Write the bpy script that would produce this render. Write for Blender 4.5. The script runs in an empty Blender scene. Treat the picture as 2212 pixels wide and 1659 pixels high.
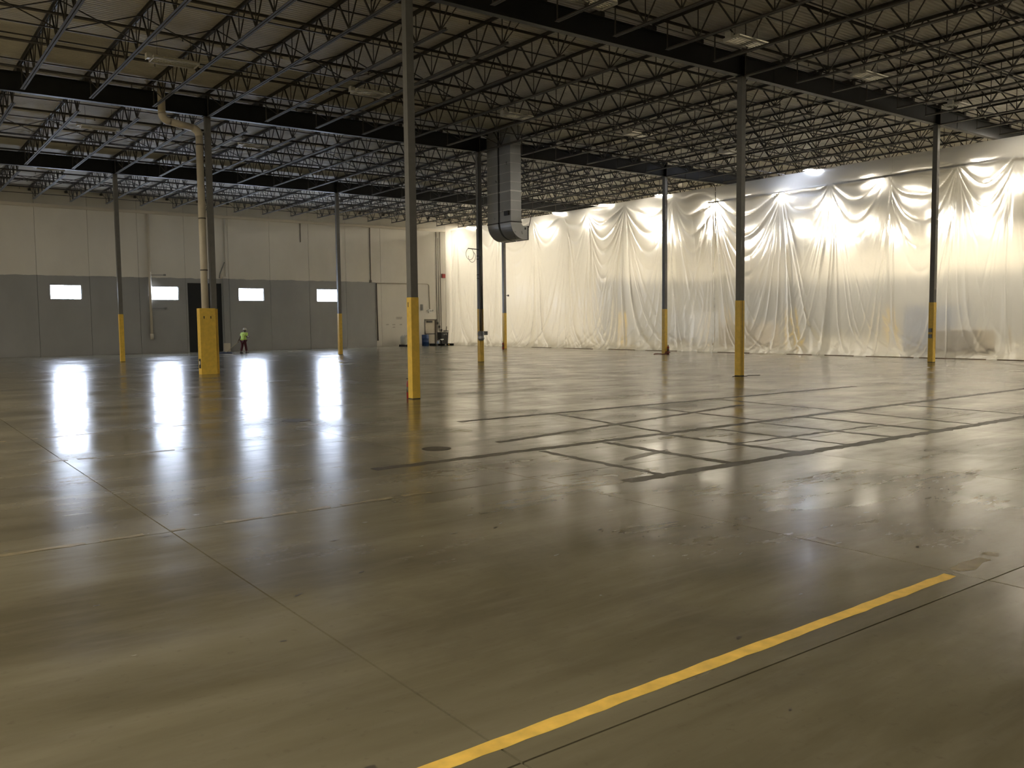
import bpy, math, random
import numpy as np
from mathutils import Vector, Matrix

random.seed(7)
rng = np.random.default_rng(11)
SC = bpy.context.scene
COL = SC.collection

# ------------------------------------------------------------------ camera
YAW, PITCH, ROLL, FPX = 0.6402, -0.0713, -0.0108, 1874.74
cam_d = bpy.data.cameras.new('camera')
cam = bpy.data.objects.new('camera', cam_d)
COL.objects.link(cam)
fw = Vector((math.sin(YAW) * math.cos(PITCH), math.cos(YAW) * math.cos(PITCH), math.sin(PITCH)))
rt = Vector((math.cos(YAW), -math.sin(YAW), 0))
up = rt.cross(fw)
r2 = rt * math.cos(ROLL) + up * math.sin(ROLL)
u2 = -rt * math.sin(ROLL) + up * math.cos(ROLL)
M = Matrix.Identity(4)
for i in range(3):
    M[i][0], M[i][1], M[i][2] = r2[i], u2[i], -fw[i]
M[0][3], M[1][3], M[2][3] = 0, 0, 1.886
cam.matrix_world = M
cam_d.sensor_fit = 'HORIZONTAL'
cam_d.sensor_width = 36.0
cam_d.lens = 36.0 * FPX / 2212.0
cam_d.clip_end = 400
SC.camera = cam

# ------------------------------------------------------------------ world, exposure
w = bpy.data.worlds.new('world')
SC.world = w
w.use_nodes = True
w.node_tree.nodes['Background'].inputs[0].default_value = (0.6, 0.7, 0.85, 1)
w.node_tree.nodes['Background'].inputs[1].default_value = 0.5
SC.view_settings.view_transform = 'Standard'
SC.view_settings.look = 'None'
SC.view_settings.exposure = 1.92
SC.view_settings.gamma = 1.0
SC.view_settings.use_curve_mapping = False
LAMP_E = 45.0          # radiance of a lit fluorescent lens
WIN_E = 16.0           # radiance of a daylit translucent window pane
LAMP_COL = (1.0, 0.91, 0.75)
COOL_COL = (0.74, 0.82, 1.0)
DAY_COL = (0.70, 0.80, 1.0)
try:
    SC.cycles.use_denoising = True
    SC.cycles.use_adaptive_sampling = True
    SC.cycles.adaptive_threshold = 0.05
    SC.cycles.use_light_tree = False
    SC.cycles.max_bounces = 7
    SC.cycles.diffuse_bounces = 3
    SC.cycles.glossy_bounces = 3
    SC.cycles.transmission_bounces = 4
    SC.cycles.transparent_max_bounces = 4
    SC.cycles.sample_clamp_indirect = 6.0
    SC.cycles.caustics_reflective = False
    SC.cycles.caustics_refractive = True
except Exception:
    pass

# ------------------------------------------------------------------ geometry of the place (metres)
CX = [10.95, 23.53, 36.10]               # column lines across
CY = [18.79, 34.05, 49.27]               # column lines away from the camera
BAYX = 12.57
JSP = BAYX / 6.0                         # joist spacing
WALL_Y = 62.8
WALL_RX = 86.0
CURT_X = 40.25
GB, GT = 9.84, 10.50                     # girder bottom, top
DECK = 10.74
JB = 9.80                                # joist bottom chord underside
JT = 10.60

# ------------------------------------------------------------------ materials
MATS = {}
def mat(name, col, rough=0.5, metal=0.0, spec=0.5, var=0.0, vscale=3.0, bump=0.0, bscale=40.0, rvar=0.0):
    if name in MATS:
        return MATS[name]
    m = bpy.data.materials.new(name)
    m.use_nodes = True
    nt = m.node_tree
    b = nt.nodes['Principled BSDF']
    b.inputs['Base Color'].default_value = (*col, 1)
    b.inputs['Roughness'].default_value = rough
    b.inputs['Metallic'].default_value = metal
    b.inputs['Specular IOR Level'].default_value = spec
    if var or bump or rvar:
        g = nt.nodes.new('ShaderNodeNewGeometry')
        n = nt.nodes.new('ShaderNodeTexNoise')
        n.inputs['Scale'].default_value = vscale
        n.inputs['Detail'].default_value = 5
        nt.links.new(g.outputs['Position'], n.inputs['Vector'])
        if var:
            r = nt.nodes.new('ShaderNodeMapRange')
            r.inputs[1].default_value, r.inputs[2].default_value = 0.3, 0.7
            r.inputs[3].default_value, r.inputs[4].default_value = 1 - var, 1 + var
            nt.links.new(n.outputs['Fac'], r.inputs[0])
            mx = nt.nodes.new('ShaderNodeVectorMath'); mx.operation = 'SCALE'
            mx.inputs[0].default_value = col
            nt.links.new(r.outputs[0], mx.inputs['Scale'])
            nt.links.new(mx.outputs[0], b.inputs['Base Color'])
        if rvar:
            r = nt.nodes.new('ShaderNodeMapRange')
            r.inputs[1].default_value, r.inputs[2].default_value = 0.3, 0.7
            r.inputs[3].default_value, r.inputs[4].default_value = max(0.02, rough - rvar), rough + rvar
            nt.links.new(n.outputs['Fac'], r.inputs[0])
            nt.links.new(r.outputs[0], b.inputs['Roughness'])
        if bump:
            n2 = nt.nodes.new('ShaderNodeTexNoise')
            n2.inputs['Scale'].default_value = bscale
            nt.links.new(g.outputs['Position'], n2.inputs['Vector'])
            bp = nt.nodes.new('ShaderNodeBump')
            bp.inputs['Strength'].default_value = bump
            bp.inputs['Distance'].default_value = 0.01
            nt.links.new(n2.outputs['Fac'], bp.inputs['Height'])
            nt.links.new(bp.outputs[0], b.inputs['Normal'])
    MATS[name] = m
    return m

def emit_mat(name, col, strength):
    m = bpy.data.materials.new(name)
    m.use_nodes = True
    nt = m.node_tree
    nt.nodes.remove(nt.nodes['Principled BSDF'])
    e = nt.nodes.new('ShaderNodeEmission')
    e.inputs[0].default_value = (*col, 1)
    e.inputs[1].default_value = strength
    nt.links.new(e.outputs[0], nt.nodes['Material Output'].inputs['Surface'])
    try:
        m.cycles.emission_sampling = 'FRONT'
    except Exception:
        pass
    MATS[name] = m
    return m

class NT:
    """small helper to write shader maths"""
    def __init__(s, m):
        s.m = m; m.use_nodes = True; s.nt = m.node_tree
    def n(s, t, **kw):
        x = s.nt.nodes.new(t)
        for k, v in kw.items():
            setattr(x, k, v)
        return x
    def l(s, a, b):
        s.nt.links.new(a, b)
    def math(s, op, a, b=None, c=None):
        x = s.n('ShaderNodeMath', operation=op)
        for i, v in enumerate((a, b, c)):
            if v is None: continue
            if isinstance(v, (int, float)): x.inputs[i].default_value = v
            else: s.l(v, x.inputs[i])
        return x.outputs[0]
    def noise(s, vec, scale, detail=4, rough=0.55, dist=0.0):
        x = s.n('ShaderNodeTexNoise')
        x.inputs['Scale'].default_value = scale
        x.inputs['Detail'].default_value = detail
        x.inputs['Roughness'].default_value = rough
        x.inputs['Distortion'].default_value = dist
        s.l(vec, x.inputs['Vector'])
        return x.outputs['Fac']
    def mapv(s, vec, scale=(1, 1, 1), rot=(0, 0, 0), loc=(0, 0, 0)):
        x = s.n('ShaderNodeMapping')
        x.inputs['Scale'].default_value = scale
        x.inputs['Rotation'].default_value = rot
        x.inputs['Location'].default_value = loc
        s.l(vec, x.inputs['Vector'])
        return x.outputs[0]
    def ramp(s, f, a, b, lo=0.0, hi=1.0):
        x = s.n('ShaderNodeMapRange')
        x.inputs[1].default_value, x.inputs[2].default_value = a, b
        x.inputs[3].default_value, x.inputs[4].default_value = lo, hi
        s.l(f, x.inputs[0])
        return x.outputs[0]
    def mix(s, f, a, b):
        x = s.n('ShaderNodeMix', data_type='RGBA')
        if isinstance(f, (int, float)): x.inputs[0].default_value = f
        else: s.l(f, x.inputs[0])
        for i, v in ((6, a), (7, b)):
            if isinstance(v, tuple): x.inputs[i].default_value = (*v, 1)
            else: s.l(v, x.inputs[i])
        return x.outputs[2]

def floor_material():
    m = bpy.data.materials.new('polished concrete')
    t = NT(m)
    b = t.nt.nodes['Principled BSDF']
    pos = t.n('ShaderNodeNewGeometry').outputs['Position']
    oi = t.n('ShaderNodeObjectInfo').outputs['Random']
    streak = t.noise(t.mapv(pos, (0.22, 0.9, 1), (0, 0, 0.06)), 1.0, 6, 0.6, 0.4)
    blot = t.noise(t.mapv(pos, (0.5, 0.5, 1)), 1.0, 5, 0.6, 0.6)
    fine = t.noise(pos, 14.0, 4, 0.6)
    scuff = t.noise(t.mapv(pos, (1.2, 7.0, 1), (0, 0, 0.1)), 1.0, 5, 0.65, 0.3)
    f1 = t.ramp(streak, 0.32, 0.68)
    c = t.mix(f1, (0.118, 0.101, 0.061), (0.225, 0.199, 0.130))
    c = t.mix(t.math('MULTIPLY', t.ramp(blot, 0.5, 0.72), 0.75), c, (0.098, 0.083, 0.055))
    c = t.mix(t.math('MULTIPLY', t.ramp(scuff, 0.5, 0.8), 0.26), c, (0.25, 0.22, 0.16))
    c = t.mix(t.math('MULTIPLY', t.ramp(fine, 0.60, 0.8), 0.35), c, (0.075, 0.063, 0.044))
    vm = t.n('ShaderNodeVectorMath', operation='SCALE')
    t.l(c, vm.inputs[0]); t.l(t.ramp(oi, 0, 1, 0.93, 1.06), vm.inputs['Scale'])
    t.l(vm.outputs[0], b.inputs['Base Color'])
    ro = t.math('ADD', t.ramp(blot, 0.32, 0.68, 0.11, 0.235), t.math('ADD', t.ramp(scuff, 0.35, 0.75, 0.0, 0.05), t.ramp(streak, 0.4, 0.62, 0.0, 0.06)))
    t.l(ro, b.inputs['Roughness'])
    b.inputs['Specular IOR Level'].default_value = 0.32
    b.inputs['IOR'].default_value = 1.5
    bp = t.n('ShaderNodeBump')
    bp.inputs['Strength'].default_value = 0.028
    bp.inputs['Distance'].default_value = 0.02
    h = t.math('ADD', t.math('MULTIPLY', t.noise(t.mapv(pos, (0.8, 2.4, 1)), 1.0, 3), 0.9), t.math('ADD', t.math('MULTIPLY', fine, 0.03), t.math('MULTIPLY', t.noise(t.mapv(pos, (0.5, 2.2, 1), (0, 0, -0.64)), 1.6, 2), 0.5)))
    t.l(h, bp.inputs['Height'])
    t.l(bp.outputs[0], b.inputs['Normal'])
    return m

def wall_material():
    m = bpy.data.materials.new('painted precast')
    t = NT(m)
    b = t.nt.nodes['Principled BSDF']
    pos = t.n('ShaderNodeNewGeometry').outputs['Position']
    sp = t.n('ShaderNodeSeparateXYZ'); t.l(pos, sp.inputs[0])
    wob = t.noise(pos, 1.3, 4)
    z = t.math('ADD', sp.outputs[2], t.math('MULTIPLY', t.math('SUBTRACT', wob, 0.5), 0.16))
    low = t.math('LESS_THAN', t.math('SUBTRACT', z, t.math('MULTIPLY', t.math('GREATER_THAN', sp.outputs[0], 60.0), 0.75)), 5.2)
    side = t.math('MAXIMUM', t.math('LESS_THAN', sp.outputs[0], 33.2), t.math('GREATER_THAN', sp.outputs[0], 60.0))
    mask = t.math('MULTIPLY', low, side)
    n = t.noise(t.mapv(pos, (0.5, 0.5, 0.25)), 1.0, 5)
    white = t.mix(t.ramp(n, 0.3, 0.7), (0.67, 0.63, 0.55), (0.75, 0.71, 0.62))
    grey = t.mix(t.ramp(n, 0.3, 0.7), (0.29, 0.287, 0.275), (0.34, 0.337, 0.325))
    t.l(t.mix(mask, white, grey), b.inputs['Base Color'])
    b.inputs['Roughness'].default_value = 0.6
    bp = t.n('ShaderNodeBump'); bp.inputs['Strength'].default_value = 0.15; bp.inputs['Distance'].default_value = 0.01
    t.l(t.noise(pos, 25.0), bp.inputs['Height']); t.l(bp.outputs[0], b.inputs['Normal'])
    return m

def sheet_material():
    m = bpy.data.materials.new('clear polythene sheet')
    t = NT(m)
    nt = t.nt
    nt.nodes.remove(nt.nodes['Principled BSDF'])
    pos = t.n('ShaderNodeNewGeometry').outputs['Position']
    refr = t.n('ShaderNodeBsdfRefraction'); refr.distribution = 'GGX'
    refr.inputs['Color'].default_value = (0.97, 0.96, 0.93, 1)
    refr.inputs['IOR'].default_value = 1.10
    refr.inputs['Roughness'].default_value = 0.34
    tl = t.n('ShaderNodeBsdfTranslucent'); tl.inputs[0].default_value = (0.93, 0.91, 0.86, 1)
    df = t.n('ShaderNodeBsdfDiffuse'); df.inputs[0].default_value = (0.85, 0.84, 0.80, 1)
    gl = t.n('ShaderNodeBsdfGlossy'); gl.inputs['Roughness'].default_value = 0.22
    gl.inputs[0].default_value = (0.9, 0.9, 0.9, 1)
    m1 = t.n('ShaderNodeMixShader')                                          # clear / milky: a longer path through the film scatters more
    lw = t.n('ShaderNodeLayerWeight'); lw.inputs['Blend'].default_value = 0.5
    t.l(t.math('ADD', t.math('MULTIPLY', t.math('POWER', lw.outputs['Facing'], 2.0), 0.95), 0.09), m1.inputs[0])
    t.l(refr.outputs[0], m1.inputs[1]); t.l(tl.outputs[0], m1.inputs[2])
    m2 = t.n('ShaderNodeMixShader'); m2.inputs[0].default_value = 0.13
    t.l(m1.outputs[0], m2.inputs[1]); t.l(df.outputs[0], m2.inputs[2])
    m3 = t.n('ShaderNodeMixShader')
    fr = t.n('ShaderNodeFresnel'); fr.inputs[0].default_value = 1.35
    t.l(t.math('MULTIPLY', fr.outputs[0], 0.6), m3.inputs[0])
    t.l(m2.outputs[0], m3.inputs[1]); t.l(gl.outputs[0], m3.inputs[2])
    t.l(m3.outputs[0], nt.nodes['Material Output'].inputs['Surface'])
    return m

M_FLOOR = floor_material()
M_WALL = wall_material()
M_SHEET = sheet_material()
M_JOINT = mat('joint filler', (0.035, 0.030, 0.022), 0.7)
M_DECK = mat('painted steel deck', (0.71, 0.69, 0.63), 0.55, var=0.10, vscale=1.2)
M_GIRD = mat('black girder paint', (0.016, 0.017, 0.017), 0.45, var=0.2)
M_JOIST = mat('dark joist primer', (0.052, 0.047, 0.040), 0.45, var=0.2)
M_CHORD = mat('lit chord primer', (0.105, 0.098, 0.088), 0.58, spec=0.3, var=0.15)  # lighter joist primer, with light from below put into the colour
M_PIPE = mat('dark sprinkler pipe', (0.030, 0.022, 0.016), 0.45)
M_COLG = mat('grey column paint', (0.165, 0.160, 0.145), 0.45, var=0.08, vscale=6)
M_YEL = mat('yellow guard paint', (0.90, 0.60, 0.095), 0.42, var=0.08, vscale=8)
M_YLINE = mat('yellow floor paint', (0.86, 0.56, 0.11), 0.42, var=0.16, vscale=9, bump=0.1)
M_YFADE = mat('worn yellow floor paint', (0.235, 0.19, 0.10), 0.35, var=0.25, vscale=9)
M_BAND = mat('dark floor residue', (0.075, 0.063, 0.044), 0.42, var=0.2, vscale=4)
M_STAIN = mat('damp floor stain', (0.10, 0.085, 0.058), 0.33, var=0.2, vscale=5)
M_PVC = mat('cream pipe', (0.62, 0.55, 0.42), 0.4, var=0.06, vscale=4)
M_GALV = mat('galvanised duct', (0.42, 0.43, 0.44), 0.32, metal=0.6, var=0.05, vscale=2, rvar=0.05)
M_SEAM = mat('seam highlight metal', (0.72, 0.72, 0.70), 0.3, metal=0.5)  # lighter than the duct, paints the highlight along its seams
M_LAMPW = mat('white enamel', (0.84, 0.82, 0.77), 0.35)
M_LAMPR = mat('lamp reflector', (0.92, 0.90, 0.86), 0.22, metal=1.0)
M_TUBE = mat('unlit tube', (0.70, 0.70, 0.66), 0.2)
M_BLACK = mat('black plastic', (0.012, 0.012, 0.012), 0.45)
M_DOORB = mat('black door sheet', (0.006, 0.007, 0.007), 0.7)
M_WHITE = mat('white plastic', (0.75, 0.74, 0.70), 0.4)
M_DOORW = mat('cream door paint', (0.60, 0.54, 0.43), 0.5)
M_FRAME = mat('brown grey frame', (0.12, 0.10, 0.075), 0.5)
M_GREYM = mat('grey metal box', (0.22, 0.22, 0.21), 0.4, metal=0.3)
M_DARKM = mat('dark bracket metal', (0.05, 0.045, 0.04), 0.5)
M_RED = mat('red enamel', (0.27, 0.022, 0.016), 0.35)
M_BLUE = mat('blue drum plastic', (0.02, 0.055, 0.16), 0.35)
M_LBLUE = mat('pale blue bottle', (0.45, 0.55, 0.72), 0.3)
M_MILK = mat('milky jug plastic', (0.52, 0.50, 0.40), 0.45, var=0.1)
M_WOOD = mat('batten wood', (0.20, 0.13, 0.08), 0.7, var=0.2, vscale=8)
M_HOSE = mat('red brown hose', (0.20, 0.05, 0.03), 0.5)
M_PAPER = mat('paper', (0.66, 0.62, 0.53), 0.7)
M_INK = mat('grey print', (0.20, 0.18, 0.15), 0.7)
M_CARD = mat('grey wrapped goods', (0.42, 0.43, 0.45), 0.5, var=0.15)
M_BUFF = mat('buff cartons', (0.42, 0.36, 0.27), 0.6, var=0.15)
M_LIT = emit_mat('lit warm lens', LAMP_COL, LAMP_E)
M_LITC = emit_mat('lit cool lens', COOL_COL, LAMP_E * 1.6)
M_PANE = emit_mat('daylit window pane', DAY_COL, WIN_E)

# ------------------------------------------------------------------ mesh helpers
class MB:
    def __init__(s):
        s.v, s.f = [], []
    def add(s, vs, fs):
        o = len(s.v)
        s.v += [tuple(x) for x in vs]
        s.f += [tuple(i + o for i in f) for f in fs]
        return s
    def box(s, x0, x1, y0, y1, z0, z1):
        vs = [(x0, y0, z0), (x1, y0, z0), (x1, y1, z0), (x0, y1, z0), (x0, y0, z1), (x1, y0, z1), (x1, y1, z1), (x0, y1, z1)]
        return s.add(vs, [(3, 2, 1, 0), (4, 5, 6, 7), (0, 1, 5, 4), (1, 2, 6, 5), (2, 3, 7, 6), (3, 0, 4, 7)])
    def bar(s, a, b, w, h, upv=(0, 0, 1)):
        a, b = Vector(a), Vector(b)
        d = (b - a).normalized()
        u = Vector(upv)
        if abs(d.dot(u)) > 0.98: u = Vector((1, 0, 0))
        x = d.cross(u).normalized() * (w / 2)
        y = x.cross(d).normalized() * (h / 2)
        vs = [a - x - y, a + x - y, a + x + y, a - x + y, b - x - y, b + x - y, b + x + y, b - x + y]
        return s.add(vs, [(0, 3, 2, 1), (4, 5, 6, 7), (0, 1, 5, 4), (1, 2, 6, 5), (2, 3, 7, 6), (3, 0, 4, 7)][:6])
    def tube(s, pts, r, n=8, cap=True):
        pts = [Vector(p) for p in pts]
        rs = r if isinstance(r, (list, tuple)) else [r] * len(pts)
        rings = []
        prev = None
        for i, p in enumerate(pts):
            d = (pts[min(i + 1, len(pts) - 1)] - pts[max(i - 1, 0)]).normalized()
            if prev is None:
                u = Vector((0, 0, 1)) if abs(d.z) < 0.9 else Vector((1, 0, 0))
                x = d.cross(u).normalized()
            else:
                x = (prev - d * prev.dot(d)).normalized()
            prev = x
            y = d.cross(x)
            rings.append([p + (x * math.cos(2 * math.pi * k / n) + y * math.sin(2 * math.pi * k / n)) * rs[i] for k in range(n)])
        vs = [v for ring in rings for v in ring]
        fs = []
        for i in range(len(pts) - 1):
            for k in range(n):
                a, b2 = i * n + k, i * n + (k + 1) % n
                fs.append((a, b2, b2 + n, a + n))
        if cap:
            fs.append(tuple(range(n))[::-1])
            fs.append(tuple((len(pts) - 1) * n + k for k in range(n)))
        return s.add(vs, fs)
    def lathe(s, prof, n=20, c=(0, 0, 0)):
        vs, fs = [], []
        for r, z in prof:
            for k in range(n):
                a = 2 * math.pi * k / n
                vs.append((c[0] + r * math.cos(a), c[1] + r * math.sin(a), c[2] + z))
        for i in range(len(prof) - 1):
            for k in range(n):
                a, b = i * n + k, i * n + (k + 1) % n
                fs.append((a, b, b + n, a + n))
        fs.append(tuple(range(n))[::-1])
        fs.append(tuple((len(prof) - 1) * n + k for k in range(n)))
        return s.add(vs, fs)
    def prism(s, poly, y0, y1):
        """polygon in x,z extruded along y"""
        n = len(poly)
        vs = [(x, y0, z) for x, z in poly] + [(x, y1, z) for x, z in poly]
        fs = [tuple(range(n)), tuple(range(2 * n - 1, n - 1, -1))]
        for k in range(n):
            fs.append((k, (k + 1) % n + 0, (k + 1) % n + n, k + n)[::-1])
        return s.add(vs, fs)
    def mesh(s, name, smooth=False):
        me = bpy.data.meshes.new(name)
        me.from_pydata(s.v, [], s.f)
        me.validate()
        if smooth:
            me.polygons.foreach_set('use_smooth', [True] * len(me.polygons))
        me.update()
        return me

def put(name, me, m, parent=None, loc=(0, 0, 0), rot=None):
    if isinstance(me, MB): me = me.mesh(name)
    if m is not None and not me.materials: me.materials.append(m)
    o = bpy.data.objects.new(name, me)
    COL.objects.link(o)
    o.location = loc
    if rot: o.rotation_euler = rot
    if parent: o.parent = parent
    return o

def thing(name, label, cat, loc=(0, 0, 0), rz=0.0, group=None):
    o = bpy.data.objects.new(name, None)
    o.empty_display_size = 0.2
    COL.objects.link(o)
    o.location = loc
    o.rotation_euler = (0, 0, rz)
    return tag(o, label, cat, group)

def tag(o, label, cat, group=None):
    o['label'] = label
    o['category'] = cat
    if group: o['group'] = group
    return o

def struct(o):
    o['kind'] = 'structure'
    return o

# ================================================================== SETTING
# ---- floor: base, slabs with open joints, paint and marks
FX0, FY0 = 2.17, 2.87
FSX, FSY = 4.21, 5.30
b = MB().box(-26, WALL_RX, -26, WALL_Y, -0.30, -0.012)
floor = struct(put('floor', b, M_JOINT))
G = 0.006
slab_me = MB().box(-FSX / 2 + G, FSX / 2 - G, -FSY / 2 + G, FSY / 2 - G, -0.012, 0.0).mesh('slab')
slab_me.materials.append(M_FLOOR)
xi0, xi1 = -1, 9        # slabs from x=-2.04 to 40.06
yi0, yi1 = -1, 10
for i in range(xi0, xi1):
    for j in range(yi0, yi1 + 1):
        put('slab', slab_me, None, floor, (FX0 + (i + .5) * FSX, FY0 + (j + .5) * FSY, 0))
xa, xb = FX0 + xi0 * FSX, FX0 + xi1 * FSX
ya, yb = FY0 + yi0 * FSY, FY0 + (yi1 + 1) * FSY
if yb < WALL_Y - 0.05:
    put('slab', MB().box(xa, xb, yb + G, WALL_Y, -0.012, 0), M_FLOOR, floor)
put('slab', MB().box(xb + G, WALL_RX, -26, WALL_Y, -0.012, 0), M_FLOOR, floor)
put('slab', MB().box(-26, xa - G, -26, WALL_Y, -0.012, 0), M_FLOOR, floor)
put('slab', MB().box(xa, xb, -26, ya - G, -0.012, 0), M_FLOOR, floor)

def strip(name, p0, p1, width, m, z=0.0012, jit=0.012, step=0.12, worn=None):
    """a thin painted / residue strip with uneven edges, lying on the slabs"""
    p0, p1 = Vector((*p0, 0)), Vector((*p1, 0))
    L = (p1 - p0).length
    n = max(2, int(L / step))
    d = (p1 - p0) / L
    s = Vector((-d.y, d.x, 0))
    vs, fs = [], []
    for k in range(n + 1):
        c = p0 + d * (L * k / n)
        a = c + s * (width / 2 + random.uniform(-jit, jit)); e = c - s * (width / 2 + random.uniform(-jit, jit))
        vs += [(a.x, a.y, z), (e.x, e.y, z)]
    for k in range(n):
        if worn and random.random() < worn: continue
        fs.append((2 * k, 2 * k + 1, 2 * k + 3, 2 * k + 2))
    return put(name, MB().add(vs, fs), m, floor)

strip('yellow_line', (-3.0, 3.03), (6.30, 3.10), 0.095, M_YLINE, jit=0.006)
strip('yellow_line', (6.45, 3.12), (7.3, 3.2), 0.11, M_YFADE, jit=0.03, worn=0.5)
strip('faded_line', (-0.5, 8.20), (5.0, 8.25), 0.075, M_YFADE, worn=0.3, jit=0.02)
strip('faded_line', (1.0, 13.55), (4.2, 13.6), 0.10, M_YFADE, worn=0.45, jit=0.02)
strip('faded_line', (1.2, 16.45), (6.0, 17.0), 0.10, M_YFADE, worn=0.45, jit=0.02)
for (p, q, wd) in [((5.2, 10.0), (26.0, 10.15), 0.20), ((7.1, 7.30), (26.0, 7.25), 0.21), ((7.9, 11.0), (15.5, 12.3), 0.16), ((9.0, 13.8), (22.0, 13.6), 0.20),
                   ((10.4, 8.5), (14.2, 8.35), 0.10), ((7.85, 9.85), (7.75, 7.36), 0.12), ((9.18, 9.9), (9.05, 7.3), 0.16), ((10.55, 9.9), (10.53, 7.3), 0.16),
                   ((11.76, 9.9), (11.72, 7.3), 0.12), ((13.03, 9.9), (13.0, 7.3), 0.13), ((14.45, 10.0), (14.3, 7.2), 0.17), ((15.9, 10.0), (15.6, 7.3), 0.12),
                   ((18.0, 10.0), (17.9, 7.3), 0.13), ((11.26, 13.6), (10.75, 10.1), 0.12), ((13.6, 13.6), (13.4, 10.2), 0.12), ((16.2, 13.6), (16.0, 10.2), 0.12)]:
    strip('floor_mark', p, q, wd, M_BAND, z=0.0007 + random.random() * 0.0004, jit=0.03, step=0.1)

def blob(name, c, rx, ry, ang, m, z=0.001, rough=0.15, n=28):
    vs = [(c[0], c[1], z)]
    for k in range(n):
        a = 2 * math.pi * k / n
        r = 1 + random.uniform(-rough, rough)
        x, y = rx * r * math.cos(a), ry * r * math.sin(a)
        vs.append((c[0] + x * math.cos(ang) - y * math.sin(ang), c[1] + x * math.sin(ang) + y * math.cos(ang), z))
    return put(name, MB().add(vs, [(0, k + 1, (k + 1) % n + 1) for k in range(n)]), m, floor)
blob('cleanout_cover', (6.81, 11.06), 0.22, 0.22, 0, M_BAND, 0.003, 0.0)
blob('cleanout_cover', (6.74, 16.18), 0.28, 0.28, 0, M_BAND, 0.003, 0.0)
blob('floor_stain', (8.75, 8.6), 0.6, 0.08, 0.25, M_STAIN, rough=0.25)
blob('floor_stain', (1.62, 3.22), 0.045, 0.03, 0.3, M_BAND, rough=0.2)
for k in range(46):
    x, y = random.uniform(0.8, 9), random.uniform(1.8, 9)
    blob('floor_speck', (x, y), random.uniform(0.012, 0.05), random.uniform(0.006, 0.014), random.uniform(-.3, .5), M_BAND, rough=0.3, n=9)

# ---- roof deck (corrugated along x)
pitch = 0.152
ys = np.arange(-26, WALL_Y, pitch)
prof = []
for y in ys:
    prof += [(y, DECK), (y + 0.086, DECK), (y + 0.104, DECK + 0.038), (y + 0.134, DECK + 0.038)]
prof.append((WALL_Y, DECK))
vs, fs = [], []
for x in (-26.0, WALL_RX):
    vs += [(x, y, z) for y, z in prof]
n = len(prof)
fs = [(k, k + n, k + n + 1, k + 1) for k in range(n - 1)]
ceiling = struct(put('ceiling', MB().add(vs, fs), M_DECK))
# roof above keeps daylight out
put('roof_board', MB().box(-26, WALL_RX, -26, WALL_Y, DECK + 0.05, DECK + 0.2), M_DECK, ceiling)

# ---- far wall of precast panels with windows and doors
PW = 3.08
PJ0 = 9.05
wall_back = struct(put('wall_back', MB().box(-26, WALL_RX, WALL_Y + 0.16, WALL_Y + 0.3, -0.3, 11.2), M_JOINT))
HOLES = {0: (9.75, 11.62, 3.66, 4.62), 2: (15.95, 17.80, 3.65, 4.61), 4: (22.03, 23.93, 3.63, 4.58), 6: (28.12, 30.06, 3.60, 4.59),
         3: (18.42, 20.80, 0.0, 4.87), 9: (37.72, 38.82, 0.0, 2.16)}
def panel(x0, x1, hole=None):
    y0, y1, z0, z1 = WALL_Y, WALL_Y + 0.16, 0.0, 11.0
    b = MB()
    if hole is None:
        b.box(x0, x1, y0, y1, z0, z1)
    else:
        hx0, hx1, hz0, hz1 = hole
        b.box(x0, hx0, y0, y1, z0, z1).box(hx1, x1, y0, y1, z0, z1).box(hx0, hx1, y0, y1, hz1, z1)
        if hz0 > 0.01: b.box(hx0, hx1, y0, y1, z0, hz0)
    return put('wall_panel', b, M_WALL, wall_back)
for k in range(-4, 11):
    x0 = PJ0 + PW * k
    panel(x0 + 0.008, x0 + PW - 0.008, HOLES.get(k))
panel(-26, PJ0 - 4 * PW - 0.008)
panel(PJ0 + 11 * PW + 0.008, WALL_RX)
# ledger strip below the joist seats
put('trim_1', MB().box(-26, CURT_X - 0.4, WALL_Y - 0.10, WALL_Y, 9.52, 9.72), M_DOORW).update_tag()
struct(bpy.data.objects['trim_1'])
for n_, k in enumerate((0, 2, 4, 6)):
    hx0, hx1, hz0, hz1 = HOLES[k]
    wd = struct(bpy.data.objects.new('window_%d' % (n_ + 1), None)); COL.objects.link(wd)
    wd.location = ((hx0 + hx1) / 2, WALL_Y, hz0)
    W2, Hh = (hx1 - hx0) / 2, hz1 - hz0
    t = 0.045
    fr = MB().box(-W2, W2, 0.03, 0.12, 0, t).box(-W2, W2, 0.03, 0.12, Hh - t, Hh).box(-W2, -W2 + t, 0.03, 0.12, t, Hh - t).box(W2 - t, W2, 0.03, 0.12, t, Hh - t)
    put('window_frame', fr, M_GREYM, wd)
    put('pane', MB().box(-W2 + t, W2 - t, 0.07, 0.085, t, Hh - t), M_PANE, wd)
# tall black door
hx0, hx1, hz0, hz1 = HOLES[3]
d1 = struct(bpy.data.objects.new('door_1', None)); COL.objects.link(d1); d1.location = (hx0, WALL_Y, 0)
put('door_leaf', MB().box(0, (hx1 - hx0) / 2 - 0.01, 0.05, 0.11, 0.02, hz1), M_DOORB, d1)
put('door_leaf', MB().box((hx1 - hx0) / 2 + 0.01, hx1 - hx0, 0.05, 0.11, 0.02, hz1), M_DOORB, d1)
put('door_guide', MB().box(hx1 - hx0 + 0.10, hx1 - hx0 + 0.42, -0.10, 0.0, 0.60, 5.35), M_WALL, d1)
put('guide_foot', MB().box(hx1 - hx0 + 0.02, hx1 - hx0 + 0.46, -0.16, 0.0, 0.0, 0.58), M_DOORW, d1)
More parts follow.
